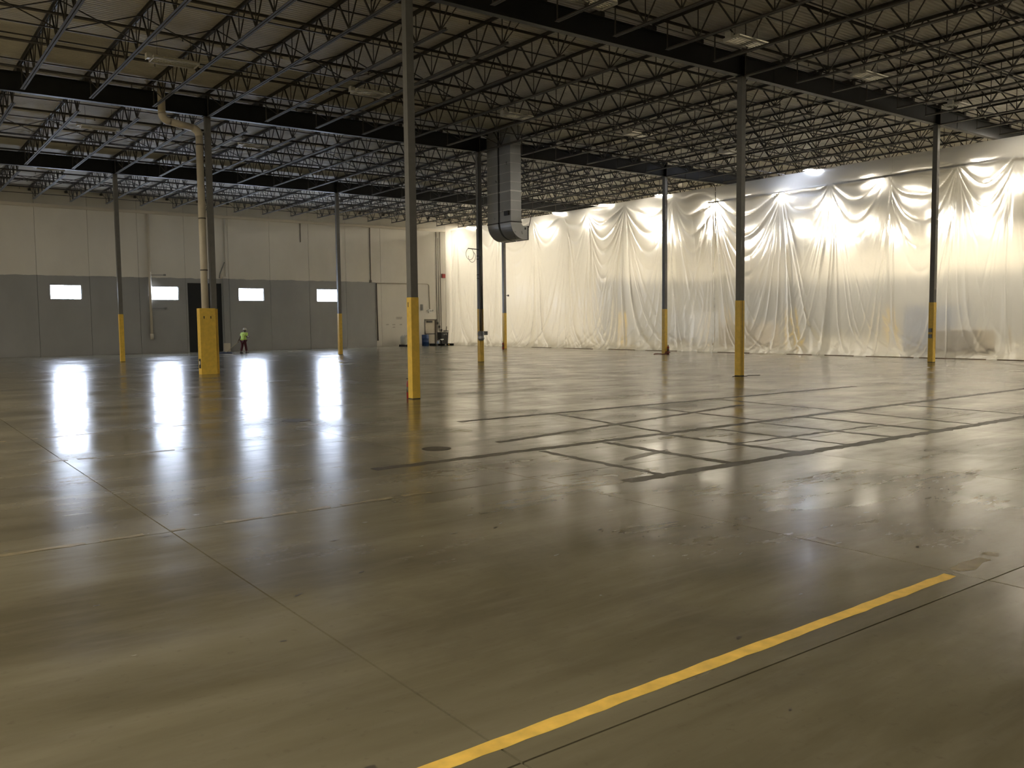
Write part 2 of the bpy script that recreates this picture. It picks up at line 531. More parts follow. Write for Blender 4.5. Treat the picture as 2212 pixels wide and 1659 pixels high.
# man door
hx0, hx1, hz0, hz1 = HOLES[9]
d2 = struct(bpy.data.objects.new('door_2', None)); COL.objects.link(d2); d2.location = (hx0, WALL_Y, 0)
Wd = hx1 - hx0
put('door_leaf', MB().box(0.06, Wd - 0.06, 0.05, 0.10, 0.01, hz1 - 0.06), M_DOORW, d2)
put('door_frame', MB().box(-0.02, 0.06, -0.02, 0.12, 0, hz1).box(Wd - 0.06, Wd + 0.12, -0.05, 0.12, 0, hz1).box(-0.02, Wd + 0.12, -0.05, 0.12, hz1 - 0.06, hz1 + 0.04), M_FRAME, d2)
put('push_bar', MB().box(0.08, Wd - 0.08, 0.0, 0.05, 0.93, 1.0), M_DARKM, d2)
put('door_closer', MB().box(0.22, Wd - 0.35, -0.04, 0.05, hz1 - 0.24, hz1 - 0.12), M_DARKM, d2)
# other sides of the hall
struct(put('wall_right', MB().box(WALL_RX, WALL_RX + 0.3, -26, WALL_Y, -0.3, 11.2), M_WALL))
struct(put('wall_left', MB().box(-26.3, -26, -26, WALL_Y, -0.3, 11.2), M_WALL))
struct(put('wall_front', MB().box(-26.3, WALL_RX + 0.3, -26.3, -26, -0.3, 11.2), M_WALL))

# ================================================================== GIRDERS, COLUMNS, JOISTS
def girder(y, label):
    g = thing('steel_girder', label, 'girder', (0, y, GB))
    D = GT - GB
    x0, x1 = -26, WALL_RX
    put('web', MB().box(x0, x1, -0.008, 0.008, 0.02, D - 0.02), M_GIRD, g)
    put('flange', MB().box(x0, x1, -0.11, 0.11, 0, 0.022), M_GIRD, g)
    put('flange', MB().box(x0, x1, -0.11, 0.11, D - 0.022, D), M_GIRD, g)
    st = MB().box(-0.006, 0.006, -0.10, 0.10, 0.022, D - 0.022).mesh('stiffener')
    st.materials.append(M_GIRD)
    for k in range(-1, 5):
        put('stiffener', st, None, g, (CX[0] + BAYX * k - 0.06, 0, 0))
        put('stiffener', st, None, g, (CX[0] + BAYX * k + 0.06, 0, 0))
    sp = MB().box(-0.22, 0.22, -0.02, 0.02, 0.06, D - 0.06).mesh('splice_plate'); sp.materials.append(M_GIRD)
    for k in range(-1, 5):
        put('splice_plate', sp, None, g, (CX[0] + BAYX * k + 1.9, 0, 0))
    return g
girder(CY[0] - 15.24, 'black steel roof girder over the lit front end of the hall')
girder(CY[0], 'black steel roof girder carried by the columns with seamed and two-box yellow guards')
girder(CY[1], 'black steel roof girder behind the hanging sheet-metal duct and the cream drain pipe')
girder(CY[2], 'black steel roof girder closest to the wall with the small bright windows')

CW, GW = 0.20, 0.215
col_parts = {}
def col_mesh(key, b, m):
    if key not in col_parts:
        me = b.mesh(key); me.materials.append(m); col_parts[key] = me
    return col_parts[key]
def column(x, y, label, group=None, guard=True, gh=2.52):
    c = thing('steel_column', label, 'column', (x, y, 0), 0, group)
    put('shaft', col_mesh('shaft', MB().box(-CW / 2, CW / 2, -CW / 2, CW / 2, 0.02, GB - 0.02), M_COLG), None, c)
    put('cap_plate', col_mesh('cap_plate', MB().box(-0.16, 0.16, -0.13, 0.13, GB - 0.02, GB), M_GIRD), None, c)
    if guard:
        h = GW / 2
        g = MB()
        t = 0.006
        g.box(-h, h, -h, -h + t, 0, gh).box(-h, h, h - t, h, 0, gh).box(-h, -h + t, -h + t, h - t, 0, gh).box(h - t, h, -h + t, h - t, 0, gh)
        put('guard', col_mesh('guard', g, M_YEL), None, c)
    put('base_plate', col_mesh('base_plate', MB().box(-0.11, 0.11, -0.11, 0.11, 0, 0.02), M_DARKM), None, c)
    return c
C4 = column(CX[0], CY[0], 'grey column with yellow guard standing closest to the yellow floor line')
C8 = column(CX[1], CY[0], 'grey column with plain seamed yellow guard before the plastic curtain, thin wire at foot')
C9 = column(CX[2], CY[0], 'grey column with two small grey boxes low on its yellow guard')
C2 = thing('steel_column', 'grey column sharing a wide yellow guard box with the cream drain pipe', 'column', (CX[0], CY[1], 0))
put('shaft', col_parts['shaft'], None, C2); put('cap_plate', col_parts['cap_plate'], None, C2); put('base_plate', col_parts['base_plate'], None, C2)
C5 = column(CX[1], CY[1], 'grey column with cables, wall box and wrapped foil beside the hanging duct')
C7 = column(CX[2], CY[1], 'grey column with red hose and extinguisher at its foot before the curtain')
C1 = column(CX[0], CY[2], 'grey column with yellow guard near the wall window crossed by a white pipe')
C3 = column(CX[1], CY[2], 'grey column with yellow guard near the window closest to the white wall')
C6 = column(CX[2], CY[2], 'grey column with bright yellow guard near the far corner of the curtain')
for yy in (CY[0] - 15.24, CY[0], CY[1], CY[2]):
    for xx in (CX[2] + BAYX, CX[2] + 2 * BAYX):
        column(xx, yy, 'grey column with yellow guard seen blurred behind the plastic curtain', 'columns behind the plastic curtain')

# seams / slots on guards
put('guard_seam', MB().box(-0.004, 0.004, -GW / 2 - 0.006, -GW / 2, 0, 2.52), M_DARKM, C8)
for o_ in (C4,):
    put('guard_slot', MB().box(-GW / 2 - 0.004, -GW / 2 + 0.001, 0.02, 0.045, 2.28, 2.40), M_BLACK, o_)
# C2: shared guard box
g = MB()
gx0, gx1, gy0, gy1, gh = -0.60, 0.00, -0.20, 0.16, 2.54
t = 0.008
g.box(gx0, gx1, gy0, gy0 + t, 0, gh).box(gx0, gx1, gy1 - t, gy1, 0, gh).box(gx0, gx0 + t, gy0 + t, gy1 - t, 0, gh).box(gx1 - t, gx1, gy0 + t, gy1 - t, 0, gh)
put('guard_box', g, M_YEL, C2)
put('guard', MB().box(0.0, 0.115, -0.115, 0.115, 0, 2.52), M_YEL, C2)
put('guard_slot', MB().box(-0.46, -0.425, gy0 - 0.004, gy0 + 0.001, 2.14, 2.24), M_BLACK, C2)
put('guard_slot', MB().box(-0.20, -0.165, gy0 - 0.004, gy0 + 0.001, 2.14, 2.24), M_BLACK, C2)
op = put('guard_opening', MB().box(gx0 - 0.005, gx0 + 0.001, -0.12, 0.10, 0.23, 0.60), M_BLACK, C2)
put('cleanout_plug', MB().lathe([(0.075, 0), (0.075, 0.012), (0.03, 0.02)], 16), M_WHITE, op, (gx0 - 0.005, -0.01, 0.44), (0, -math.pi / 2, 0))

# drain pipe
PR = 0.135
dp = thing('drain_pipe', 'cream roof drain pipe bending under the girder and running down beside a column', 'pipe', (CX[0] - 0.32, CY[1], 0))
def arc(c, r, a0, a1, n=8):
    return [(c[0] + r * math.cos(a0 + (a1 - a0) * k / n), 0, c[1] + r * math.sin(a0 + (a1 - a0) * k / n)) for k in range(n + 1)]
xl = -1.42
pts = [(xl, -0.30, DECK - 0.01), (xl, -0.30, 9.70)]
el1 = [(x, -0.30, z) for x, _, z in arc((xl + 0.28, 9.70), 0.28, math.pi, math.pi * 1.5)]
put('vertical_run', MB().tube([(xl, -0.30, DECK - 0.01), (xl, -0.30, 9.70)], PR, 16).mesh('vertical_run', True), M_PVC, dp)
put('elbow', MB().tube(el1, PR * 1.06, 16).mesh('elbow', True), M_PVC, dp)
put('cross_run', MB().tube([(xl + 0.28, -0.30, 9.42), (-0.28, -0.02, 9.36)], PR, 16).mesh('cross_run', True), M_PVC, dp)
el2 = arc((-0.28, 9.08), 0.28, math.pi / 2, 0.0)
put('elbow', MB().tube(el2, PR * 1.06, 16).mesh('elbow', True), M_PVC, dp)
put('down_run', MB().tube([(0, 0, 9.08), (0, 0, 0.0)], PR, 16).mesh('down_run', True), M_PVC, dp)
for z in (8.72, 5.95, 3.98):
    put('coupling', MB().tube([(0, 0, z), (0, 0, z + 0.05)], PR * 1.05, 16).mesh('coupling', True), M_FRAME, dp)

# ---- joists
def joist_template(L, lo_cut, hi_cut):
    """returns list of (name, mesh). local y along the span from 0 to L, z from world"""
    out = []
    def add(n, b, m):
        me = b.mesh(n); me.materials.append(m); out.append((n, me))
    # top chord: two angles
    b = MB()
    for s in (-1, 1):
        b.box(s * 0.012 if s > 0 else -0.082, 0.082 if s > 0 else -0.012, 0.05, L - 0.05, JT + 0.092, JT + 0.102)
        b.box(s * 0.012 if s > 0 else -0.022, 0.022 if s > 0 else -0.012, 0.05, L - 0.05, JT + 0.03, JT + 0.092)
    add('top_chord', b, M_JOIST)
    b = MB()
    y0, y1 = lo_cut, L - hi_cut
    for s in (-1, 1):
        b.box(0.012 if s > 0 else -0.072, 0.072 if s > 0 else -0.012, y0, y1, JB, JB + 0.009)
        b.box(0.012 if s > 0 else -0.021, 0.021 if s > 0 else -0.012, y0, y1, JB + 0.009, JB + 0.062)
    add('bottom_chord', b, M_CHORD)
    c = L / 2
    P = 1.29
    nb = int((L / 2 - 1.75) / P + 0.5)
    bn = [c + P * (k + 0.5) for k in range(-nb, nb)]
    zb, zt = JB + 0.04, JT + 0.06
    for i, y in enumerate(bn):
        out.append(('web', ('d1', y)))
        out.append(('web', ('v', y)))
        out.append(('web', ('d2', y)))
    # end webs
    b = MB().bar((0, bn[0], zb), (0, 0.12, zt), 0.022, 0.022); add('end_web', b, M_JOIST)
    b = MB().bar((0, bn[-1], zb), (0, L - 0.12, zt), 0.022, 0.022); add('end_web', b, M_JOIST)
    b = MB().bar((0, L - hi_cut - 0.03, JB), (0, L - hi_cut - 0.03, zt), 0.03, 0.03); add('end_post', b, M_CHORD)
    # seats
    b = MB().box(-0.08, 0.08, 0.0, 0.14, GT, JT + 0.03); add('seat', b, M_JOIST)
    b = MB().box(-0.08, 0.08, L - 0.14, L, GT, JT + 0.03); add('seat', b, M_JOIST)
    return out
zb, zt = JB + 0.04, JT + 0.06
WEB = {'d1': MB().bar((0, 0, zb), (0, 0.60, zt), 0.040, 0.040).mesh('web'),
       'v': MB().bar((0, 0, zb), (0, 0.0, zt), 0.022, 0.022, (0, 1, 0)).mesh('web'),
       'd2': MB().bar((0, 0, zb), (0, -0.60, zt), 0.030, 0.030).mesh('web')}
for me in WEB.values(): me.materials.append(M_JOIST)
BAYS = [(CY[0] - 15.24, CY[0], 12.0, 'dark open-web steel roof joist on the front side of the girder over the seamed guard', 'roof joists before the front girder'),
        (CY[0], CY[1], 1.0, 'dark open-web steel roof joist spanning between front girder and the girder at the duct', 'roof joists between the front and middle girders'),
        (CY[1], CY[2], 1.0, 'dark open-web steel roof joist spanning from the duct girder to the last girder', 'roof joists between the middle and last girders'),
        (CY[2], WALL_Y, 1.0, 'dark open-web steel roof joist between last girder and the windowed wall', 'roof joists along the windowed wall')]
JX = [CX[0] + JSP * k for k in range(-5, 19)]
TPL = {}
for (y0, y1, xmin, label, grp) in BAYS:
    L = y1 - y0
    for k, x in enumerate(JX):
        if x < xmin: continue
        on_col = (k - 5) % 6 == 0
        key = (round(L, 2), on_col)
        if key not in TPL:
            TPL[key] = joist_template(L, 0.12 if on_col else 1.55, (1.3 if y1 == WALL_Y else 0.12) if on_col else (1.4 if y1 == WALL_Y else 0.62))
        j = thing('roof_joist', label, 'roof joist', (x, y0, 0), 0, grp)
        for nm, me in TPL[key]:
            if isinstance(me, tuple):
                put('web', WEB[me[0]], None, j, (0, me[1], 0))
            else:
                put(nm, me, None, j)

# ---- bridging rows and sprinkler lines
br_h = MB().bar((0, 0, 0), (JSP, 0, 0), 0.035, 0.035).mesh('strut'); br_h.materials.append(M_JOIST)
br_a = MB().bar((0, 0, JB + 0.05), (JSP, 0, JT + 0.05), 0.028, 0.028).mesh('cross_brace'); br_a.materials.append(M_JOIST)
br_b = MB().bar((0, 0.03, JT + 0.05), (JSP, 0.03, JB + 0.05), 0.028, 0.028).mesh('cross_brace'); br_b.materials.append(M_JOIST)
for bi, (y0, y1, xmin, _, _) in enumerate(BAYS):
    for fi, f in enumerate((0.26, 0.5, 0.74)):
        y = y0 + (y1 - y0) * f
        xs = [x for x in JX[:-1] if x >= xmin]
        if fi == 1:
            r = thing('bridging_row', 'thin steel cross bridging zigzagging between roof joists at mid span', 'bridging', (xs[0], y, 0), 0, 'cross bridging rows')
        else:
            r = thing('bridging_row', 'thin straight steel bridging line running across the roof joists', 'bridging', (xs[0], y, 0), 0, 'straight bridging rows')
        for x in xs:
            put('strut', br_h, None, r, (x - xs[0], 0, JB + 0.075))
            if fi != 1:
                put('strut', br_h, None, r, (x - xs[0], 0, JT + 0.02))
            else:
                put('cross_brace', br_a, None, r, (x - xs[0], 0, 0))
                put('cross_brace', br_b, None, r, (x - xs[0], 0, 0))
head = MB().tube([(0, 0, 0), (0, 0, -0.10)], 0.012, 6).lathe([(0.03, -0.11), (0.03, -0.10)], 8).mesh('sprinkler_head'); head.materials.append(M_PIPE)
y = 20.75 - 3.048 * 3
spk = 0
while y < WALL_Y - 0.6:
    xs0 = 12.0 if y < CY[0] else 0.5
    for xa_, xb_ in ([(xs0, 48.5)] if not 31.5 < y < 33.9 else [(xs0, 23.3), (25.0, 48.5)]):
        p = thing('sprinkler_pipe', 'dark sprinkler branch pipe threading through the roof joists', 'sprinkler pipe', (xa_, y, 10.40), 0, 'sprinkler branch pipes')
        put('pipe', MB().tube([(0, 0, 0), (xb_ - xa_, 0, 0)], 0.042, 8).mesh('pipe', True), M_PIPE, p)
        for x in np.arange(1.4, xb_ - xa_ - 0.5, 3.05):
            put('sprinkler_head', head, None, p, (float(x), 0, -0.03))
    y += 3.048

# ================================================================== LIGHT FITTINGS
LZ = 9.90
def lamp_parts(lit):
    hw, hd = 0.68, 0.29
    o = []
    b = MB()
    b.box(-hw, hw, -hd, -hd + 0.015, 0, 0.09).box(-hw, hw, hd - 0.015, hd, 0, 0.09).box(-hw, -hw + 0.015, -hd, hd, 0, 0.09).box(hw - 0.015, hw, -hd, hd, 0, 0.09)
    b.box(-hw, hw, -hd, hd, 0.09, 0.10)
    o.append(('housing', b.mesh('housing'), M_LAMPW))
    o.append(('ballast', MB().box(-hw - 0.14, -hw, -0.10, 0.06, 0.03, 0.16).box(-hw - 0.16, -hw - 0.14, -0.12, 0.08, 0.0, 0.18).mesh('ballast'), M_LAMPW))
    if lit is None:
        prof = []
        for k in range(6):
            yc = -hd + 0.06 + k * 0.092
            o.append(('tube', MB().tube([(-hw + 0.03, yc, 0.045), (hw - 0.03, yc, 0.045)], 0.013, 6).mesh('tube', True), M_TUBE))
        b = MB()
        for k in range(7):
            yc = -hd + 0.015 + k * 0.0925
            b.add([(-hw + .02, yc - 0.03, 0.088), (hw - .02, yc - 0.03, 0.088), (hw - .02, yc, 0.03), (-hw + .02, yc, 0.03), (-hw + .02, yc + 0.03, 0.088), (hw - .02, yc + 0.03, 0.088)], [(0, 1, 2, 3), (3, 2, 5, 4)])
        o.append(('reflector', b.mesh('reflector'), M_LAMPR))
    else:
        a_, c_ = hw - 0.02, hd - 0.02          # shallow drop lens, V shaped across
        o.append(('lens', MB().add([(-a_, -c_, 0.012), (a_, -c_, 0.012), (-a_, c_, 0.012), (a_, c_, 0.012), (-a_, 0, -0.075), (a_, 0, -0.075)],
                                   [(0, 4, 5, 1), (2, 3, 5, 4), (0, 2, 4), (1, 5, 3)]).mesh('lens'), lit))
    b = MB()
    b = MB().tube([(-0.5, 0, 0.1), (-0.5, 0, DECK - LZ)], 0.006, 4)
    o.append(('hanger', b.mesh('hanger'), M_DARKM))
    b = MB().tube([(0.5, 0, 0.1), (0.5, 0, DECK - LZ)], 0.006, 4)
    o.append(('hanger', b.mesh('hanger'), M_DARKM))
    for nme, me, m in o: me.materials.append(m)
    return o
LP = {None: lamp_parts(None), 'w': lamp_parts(M_LIT), 'c': lamp_parts(M_LITC)}
def lamp(x, y, kind, label, group, z=LZ):
    l = thing('ceiling_light', label, 'ceiling light', (x, y, z), 0, group)
    for nm, me, _ in LP[kind]:
        put(nm, me, None, l)
    return l
UN = ('unlit white fluorescent fixture hanging on wires below the roof joists', 'unlit ceiling lights')
for x, y in [(8.07, 28.0), (14.75, 27.9), (21.1, 27.7), (27.5, 27.5), (34.2, 27.9), (21.05, 16.66), (27.4, 16.6), (34.2, 16.9), (15.1, 16.8), (8.1, 38.8), (14.7, 38.9), (8.1, 50.0)]:
    lamp(x, y, None, *UN)
LT = ('lit fluorescent fixture glowing just over the top edge of the plastic curtain', 'lit ceiling lights along the curtain top')
for x, y in [(41.9, 28.5), (41.9, 39.5), (41.9, 44.85), (41.9, 49.9), (41.9, 55.6), (41.9, 61.3), (41.9, 17.2), (41.9, 12.4), (41.9, 6.0), (41.9, 0.4)]:
    lamp(x, y, 'c' if y == 28.5 else 'w', *(LT if y != 28.5 else ('lit cool white fluorescent fixture over the brightest blue-white fan of the curtain', None)))
LB = ('lit fluorescent fixture shining blurred through the plastic curtain', 'lit ceiling lights behind the curtain')
for x, yl in ((50.0, (-7, -1.2, 4.8, 10.9, 16.8, 23.1, 29.3, 35.5, 41.3, 47.4, 53.5, 59.6)), (58.0, (-7, 6.5, 12.5, 24.5, 30.7, 36.8, 47.0, 53.2)),
              (66.0, (-1, 11, 29, 41, 53, 59)), (72.0, (5, 11, 23, 35.4, 41.5, 47.5, 52.5)), (80.0, (0, 12, 24, 36, 48, 58)), (84.3, (22, 26.5, 31, 36.5, 41, 45.5, 52))):  # last row added close to the end wall to brighten its top
    for y in yl:
        lamp(x, float(y), 'w', *LB)
LS = ('unseen lit fluorescent fixture added for light in the open hall', 'added ceiling lights in the open hall')  # unseen lamps added to brighten the near floor, columns and far wall
for x, y in [(-8, 8), (-8, 14), (-8, 24), (-8, 30), (-8, 11), (-8, 20), (-8, 27), (-14, 20), (-8, 39), (-14, 8), (-14, 14), (-14, 24), (-14, 30), (-14, 39), (-8, 45), (-8, 54.5), (-14, 45), (-14, 54.5), (-20, 45), (-20, 54.5), (-8, -1), (-4, 1.0), (-3, -8), (22, -6), (36, -6), (36, 1.0)]:
    lamp(float(x), float(y), 'w', *LS)

# ================================================================== PLASTIC CURTAIN
ATT = [(61.7, 1.0), (58.6, .6), (55.7, .7), (51.3, 1.0), (47.8, 1.0), (45.3, .8), (41.5, 1.2), (37.2, 1.1), (34.0, 1.2), (29.4, 1.0), (26.5, 1.4), (23.3, .9), (20.0, 1.0), (17.4, .8), (13.5, 1), (9.5, 1), (5.5, 1), (1.5, 1), (-3, 1), (-8, 1)]
Z_TOP = 9.64
def curtain_offset(Y, Z):
    D = np.zeros_like(Y)
    ztop = 9.50 - 0.55 / (1 + np.exp((Y - 34.4) / 0.25))
    dzt = np.clip(ztop - Z, 0, None)
    ysr = sorted(a for a, _ in ATT)
    for i, (ya_, s) in enumerate(ATT):
        R = np.random.default_rng(100 + i)
        Yw = ya_ + (Y - ya_ - 0.22 * np.sin(dzt * 0.35 + i)) / (1 + 0.9 * np.exp(-Z / 0.8))
        th = np.arctan2(Yw - ya_, dzt + 0.12)
        wdt = R.uniform(0.17, 0.27)
        env = np.exp(-(th / wdt) ** 2) * np.clip(dzt / 0.5, 0, 1)
        f = np.zeros_like(Y)
        for q, (k0, k1, am) in enumerate(((10, 16, 0.9), (22, 34, 1.0), (40, 60, 1.0), (60, 90, 1.0), (60, 90, 1.0))):
            kk = R.uniform(k0, k1); ph = R.uniform(0, 6.28)
            mod = np.clip(0.45 + 0.9 * np.sin(th * R.uniform(8, 20) + R.uniform(0, 6.28)), 0, 1)
            A = np.minimum(0.15, 1.0 * (dzt + 0.1) / kk)
            f += A * am * mod * (1 - np.abs(np.sin(0.5 * kk * th + ph + 0.3 * np.sin(dzt * 0.5 + q)))) ** 4
        D += env * f * s
        # flare near the floor
        bf = np.exp(-Z / 0.9) * np.exp(-((Y - ya_) / 1.6) ** 2)
        D += bf * 0.10 * s * (1 + 0.6 * np.sin((Y - ya_) * R.uniform(6, 11)))
    for a, b2 in zip(ysr[:-1], ysr[1:]):
        mid, half = (a + b2) / 2, (b2 - a) / 2
        R = np.random.default_rng(int(abs(a) * 10) + 5)
        u = (Y - mid) / half
        ins = np.abs(u) < 1
        s_ = dzt / (1.10 - np.clip(u, -1, 1) ** 2)
        depth = R.uniform(0.7, 1.5) * min(half, 2.2) / 1.8
        g = (1 - np.abs(np.sin(s_ * R.uniform(2.6, 3.8) + R.uniform(0, 3) + 0.5 * np.sin(3 * u + a)))) ** 2
        D += np.where(ins, g * np.exp(-(s_ / (2.0 * depth)) ** 1.5) * np.clip(1 - u ** 2, 0, 1) ** 0.6 * np.clip(dzt / 0.3, 0, 1) * 0.20 * depth, 0)
    # long vertical wrinkles and slow billow
    D += 0.018 * (1 - np.abs(np.sin(Y * 2.1 + 0.6 * np.sin(Z * 0.4) + 0.8 * np.sin(Y * 0.37)))) ** 3 * np.clip(dzt / 3, 0, 1)
    D += 0.012 * (1 - np.abs(np.sin(Y * 3.7 + 0.5 * np.sin(Z * 0.6 + 1) + 1.2 * np.sin(Y * 0.53)))) ** 3 * np.clip(dzt / 4, 0, 1)
    D += 0.10 * np.sin(Y * 0.45 + 0.3 * Z) * np.sin(np.pi * np.clip(Z / 9.6, 0, 1))
    # skirt gathered on the floor
    D += 0.22 * np.exp(-(Z / 0.16) ** 2) * (0.6 + 0.4 * np.sin(Y * 3.1 + np.sin(Y * 1.3)))
    return D
def make_sheet(ya_, yb_, label, xoff):
    dy = 0.034 if ya_ > 12 else 0.12
    ny = int((yb_ - ya_) / dy) + 1
    zs = np.concatenate([np.linspace(0.0, 0.5, 9)[:-1], np.linspace(0.5, Z_TOP, 120)])
    Yv, Zv = np.meshgrid(np.linspace(ya_, yb_, ny), zs, indexing='ij')
    D = curtain_offset(Yv, Zv)
    Xv = CURT_X + xoff - D
    Zm = np.maximum(Zv, 0.004)
    V = np.stack([Xv, Yv, Zm], -1).reshape(-1, 3)
    nz = len(zs)
    i, j = np.meshgrid(np.arange(ny - 1), np.arange(nz - 1), indexing='ij')
    a = (i * nz + j).ravel()
    F = np.stack([a, a + 1, a + nz + 1, a + nz], -1)
    me = bpy.data.meshes.new('plastic_sheet')
    me.vertices.add(len(V)); me.vertices.foreach_set('co', V.ravel())
    me.loops.add(F.size); me.loops.foreach_set('vertex_index', F.ravel())
    me.polygons.add(len(F)); me.polygons.foreach_set('loop_start', np.arange(0, F.size, 4))
    me.polygons.foreach_set('use_smooth', np.ones(len(F), dtype=bool))
    me.update(calc_edges=True); me.validate()
    me.materials.append(M_SHEET)
    return tag(put('plastic_sheet', me, None), label, 'plastic sheet')
make_sheet(55.5, 62.5, 'clear plastic sheet draped into the far corner beside the exit door', 0.00)
make_sheet(43.5, 55.48, 'clear plastic sheet hanging in swags behind the sheet-metal duct and bright yellow guard', 0.03)
make_sheet(34.0, 43.48, 'clear plastic sheet hanging behind the column with the red hose', 0.00)
make_sheet(23.1, 33.98, 'clear plastic sheet with the blue-white lit fan behind the seamed yellow guard', 0.03)
make_sheet(12.1, 23.08, 'clear plastic sheet glowing behind the column with two small grey boxes', 0.00)
make_sheet(-8.5, 12.08, 'clear plastic sheet at the front end of the curtain past the tall grey load', 0.03)
# battens holding the hem
bat = 0
for y0, L in [(15.6, 2.1), (18.2, 3.0), (21.5, 2.4), (24.6, 1.6), (27.0, 1.5), (31.0, 2.2), (36.4, 2.6), (40.0, 2.4), (44.0, 3.0), (48.5, 2.2)]:
    tag(put('wood_batten', MB().box(-0.045, 0.045, 0, L, 0, 0.03), M_WOOD, None, (CURT_X - 0.62, y0, 0)),
        'thin wooden batten lying on the hem of the plastic curtain', 'batten', 'battens along the curtain hem')
# pipe behind the curtain
pp = thing('sprinkler_main', 'dark horizontal pipe seen through the upper part of the plastic curtain', 'pipe', (40.43, -6.35, 8.78))
put('pipe', MB().tube([(0, 0, 0), (0, 41.0, 0)], 0.045, 8).mesh('pipe', True), M_PIPE, pp)
for k in range(11):
    put('coupling', MB().tube([(0, 2.7 + 3.4 * k, 0), (0, 2.82 + 3.4 * k, 0)], 0.065, 8).mesh('coupling', True), M_PIPE, pp)
    put('hanger_rod', MB().tube([(0, 2.76 + 3.4 * k, 0.04), (0, 2.76 + 3.4 * k, JB - 8.78)], 0.008, 4).mesh('hanger_rod'), M_PIPE, pp)

# things stored behind the curtain
def pallet_load(x, y, w_, d_, h_, m, label, rz=0.0):
    t = thing('pallet_load', label, 'pallet load', (x, y, 0), rz)
    b = MB()
    for k in range(5): b.box(-w_ / 2, w_ / 2, -d_ / 2 + k * d_ / 5, -d_ / 2 + k * d_ / 5 + d_ / 7, 0.10, 0.125)
    for s in (-1, 0, 1): b.box(s * (w_ / 2 - 0.05) - 0.05, s * (w_ / 2 - 0.05) + 0.05, -d_ / 2, d_ / 2, 0, 0.10)
    put('pallet', b, M_WOOD, t)
    n = max(1, int(h_ / 0.55))
    for k in range(n):
        put('carton_layer', MB().box(-w_ / 2 + .03, w_ / 2 - .03, -d_ / 2 + .03, d_ / 2 - .03, 0.13 + k * h_ / n, 0.115 + (k + 1) * h_ / n), m, t)
pallet_load(47.5, 22.6, 2.4, 2.4, 1.1, M_BUFF, 'low buff carton load blurred behind the curtain beside the two-box column')
pallet_load(50.5, 17.2, 2.6, 3.4, 3.0, M_CARD, 'tall grey wrapped load blurred behind the curtain at the bright end')
pallet_load(52.5, 26.3, 2.4, 3.0, 2.4, M_CARD, 'grey wrapped load blurred behind the curtain between seamed and two-box guards')
pallet_load(50.2, 38.6, 2.4, 3.6, 1.5, M_BUFF, 'buff carton load blurred behind the curtain near the red hose column')
pallet_load(52.0, 45.5, 2.4, 3.0, 2.3, M_CARD, 'grey wrapped load blurred behind the curtain beyond the red hose column')

# ================================================================== DUCT
du = thing('air_duct', 'pair of shiny sheet-metal ducts dropping from the roof with curved outlets', 'air duct', (23.72, 31.80, 0))
DX = 0.60
zt_, ze = DECK, 6.42
R_in, R_out = 0.16, 0.16 + DX
ZC = ze                       # elbow centre height
def elbow_poly():
    # profile in x,z: vertical duct from x=0..DX turning towards +x
    cx = DX + R_in
    outer = [(cx - R_out * math.cos(a), ZC - R_out * math.sin(a)) for a in np.linspace(0, math.pi / 2, 12)]
    inner = [(cx - R_in * math.cos(a), ZC - R_in * math.sin(a)) for a in np.linspace(math.pi / 2, 0, 6)]
    return outer + [(cx + 0.22, ZC - R_out), (cx + 0.22, ZC - R_in)] + inner
for i, (y0, y1) in enumerate(((0.0, 0.84), (0.98, 1.82))):
    d = put('duct_run', MB().box(0, DX, y0, y1, ze, zt_), M_GALV, du)
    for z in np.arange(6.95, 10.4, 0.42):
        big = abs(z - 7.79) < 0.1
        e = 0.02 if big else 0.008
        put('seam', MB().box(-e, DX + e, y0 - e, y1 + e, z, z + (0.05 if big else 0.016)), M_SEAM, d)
    e = put('duct_elbow', MB().prism(elbow_poly(), y0, y1), M_GALV, du)
    put('flange', MB().box(-0.02, DX + 0.02, y0 - 0.02, y1 + 0.02, ze - 0.02, ze + 0.03), M_DARKM, e)
    cx = DX + R_in
    put('outlet_flange', MB().box(cx + 0.20, cx + 0.24, y0 - 0.02, y1 + 0.02, ZC - R_out - 0.02, ZC - R_in + 0.02), M_DARKM, e)
    put('outlet_mouth', MB().box(cx + 0.2405, cx + 0.2415, y0 + 0.03, y1 - 0.03, ZC - R_out + 0.03, ZC - R_in - 0.03), M_BLACK, e)
put('gap_shade', MB().box(0.06, DX - 0.06, 0.84, 0.98, 6.3, zt_), M_BLACK, du)  # black fill standing for the shade in the gap between the ducts
put('duct_motor', MB().box(-0.08, 0.0, 0.10, 0.42, 6.72, 6.92), M_BLACK, du)
put('duct_strap', MB().bar((1.0, -0.03, 6.2), (1.25, -0.03, 7.1), 0.02, 0.02), M_DARKM, du)
put('strap_rod', MB().bar((1.25, -0.03, 7.1), (1.30, -0.03, JB), 0.015, 0.015), M_DARKM, du)
put('rating_plate', MB().box(0.78, 0.86, -0.006, 0.0, 6.10, 6.20), M_BLACK, du)

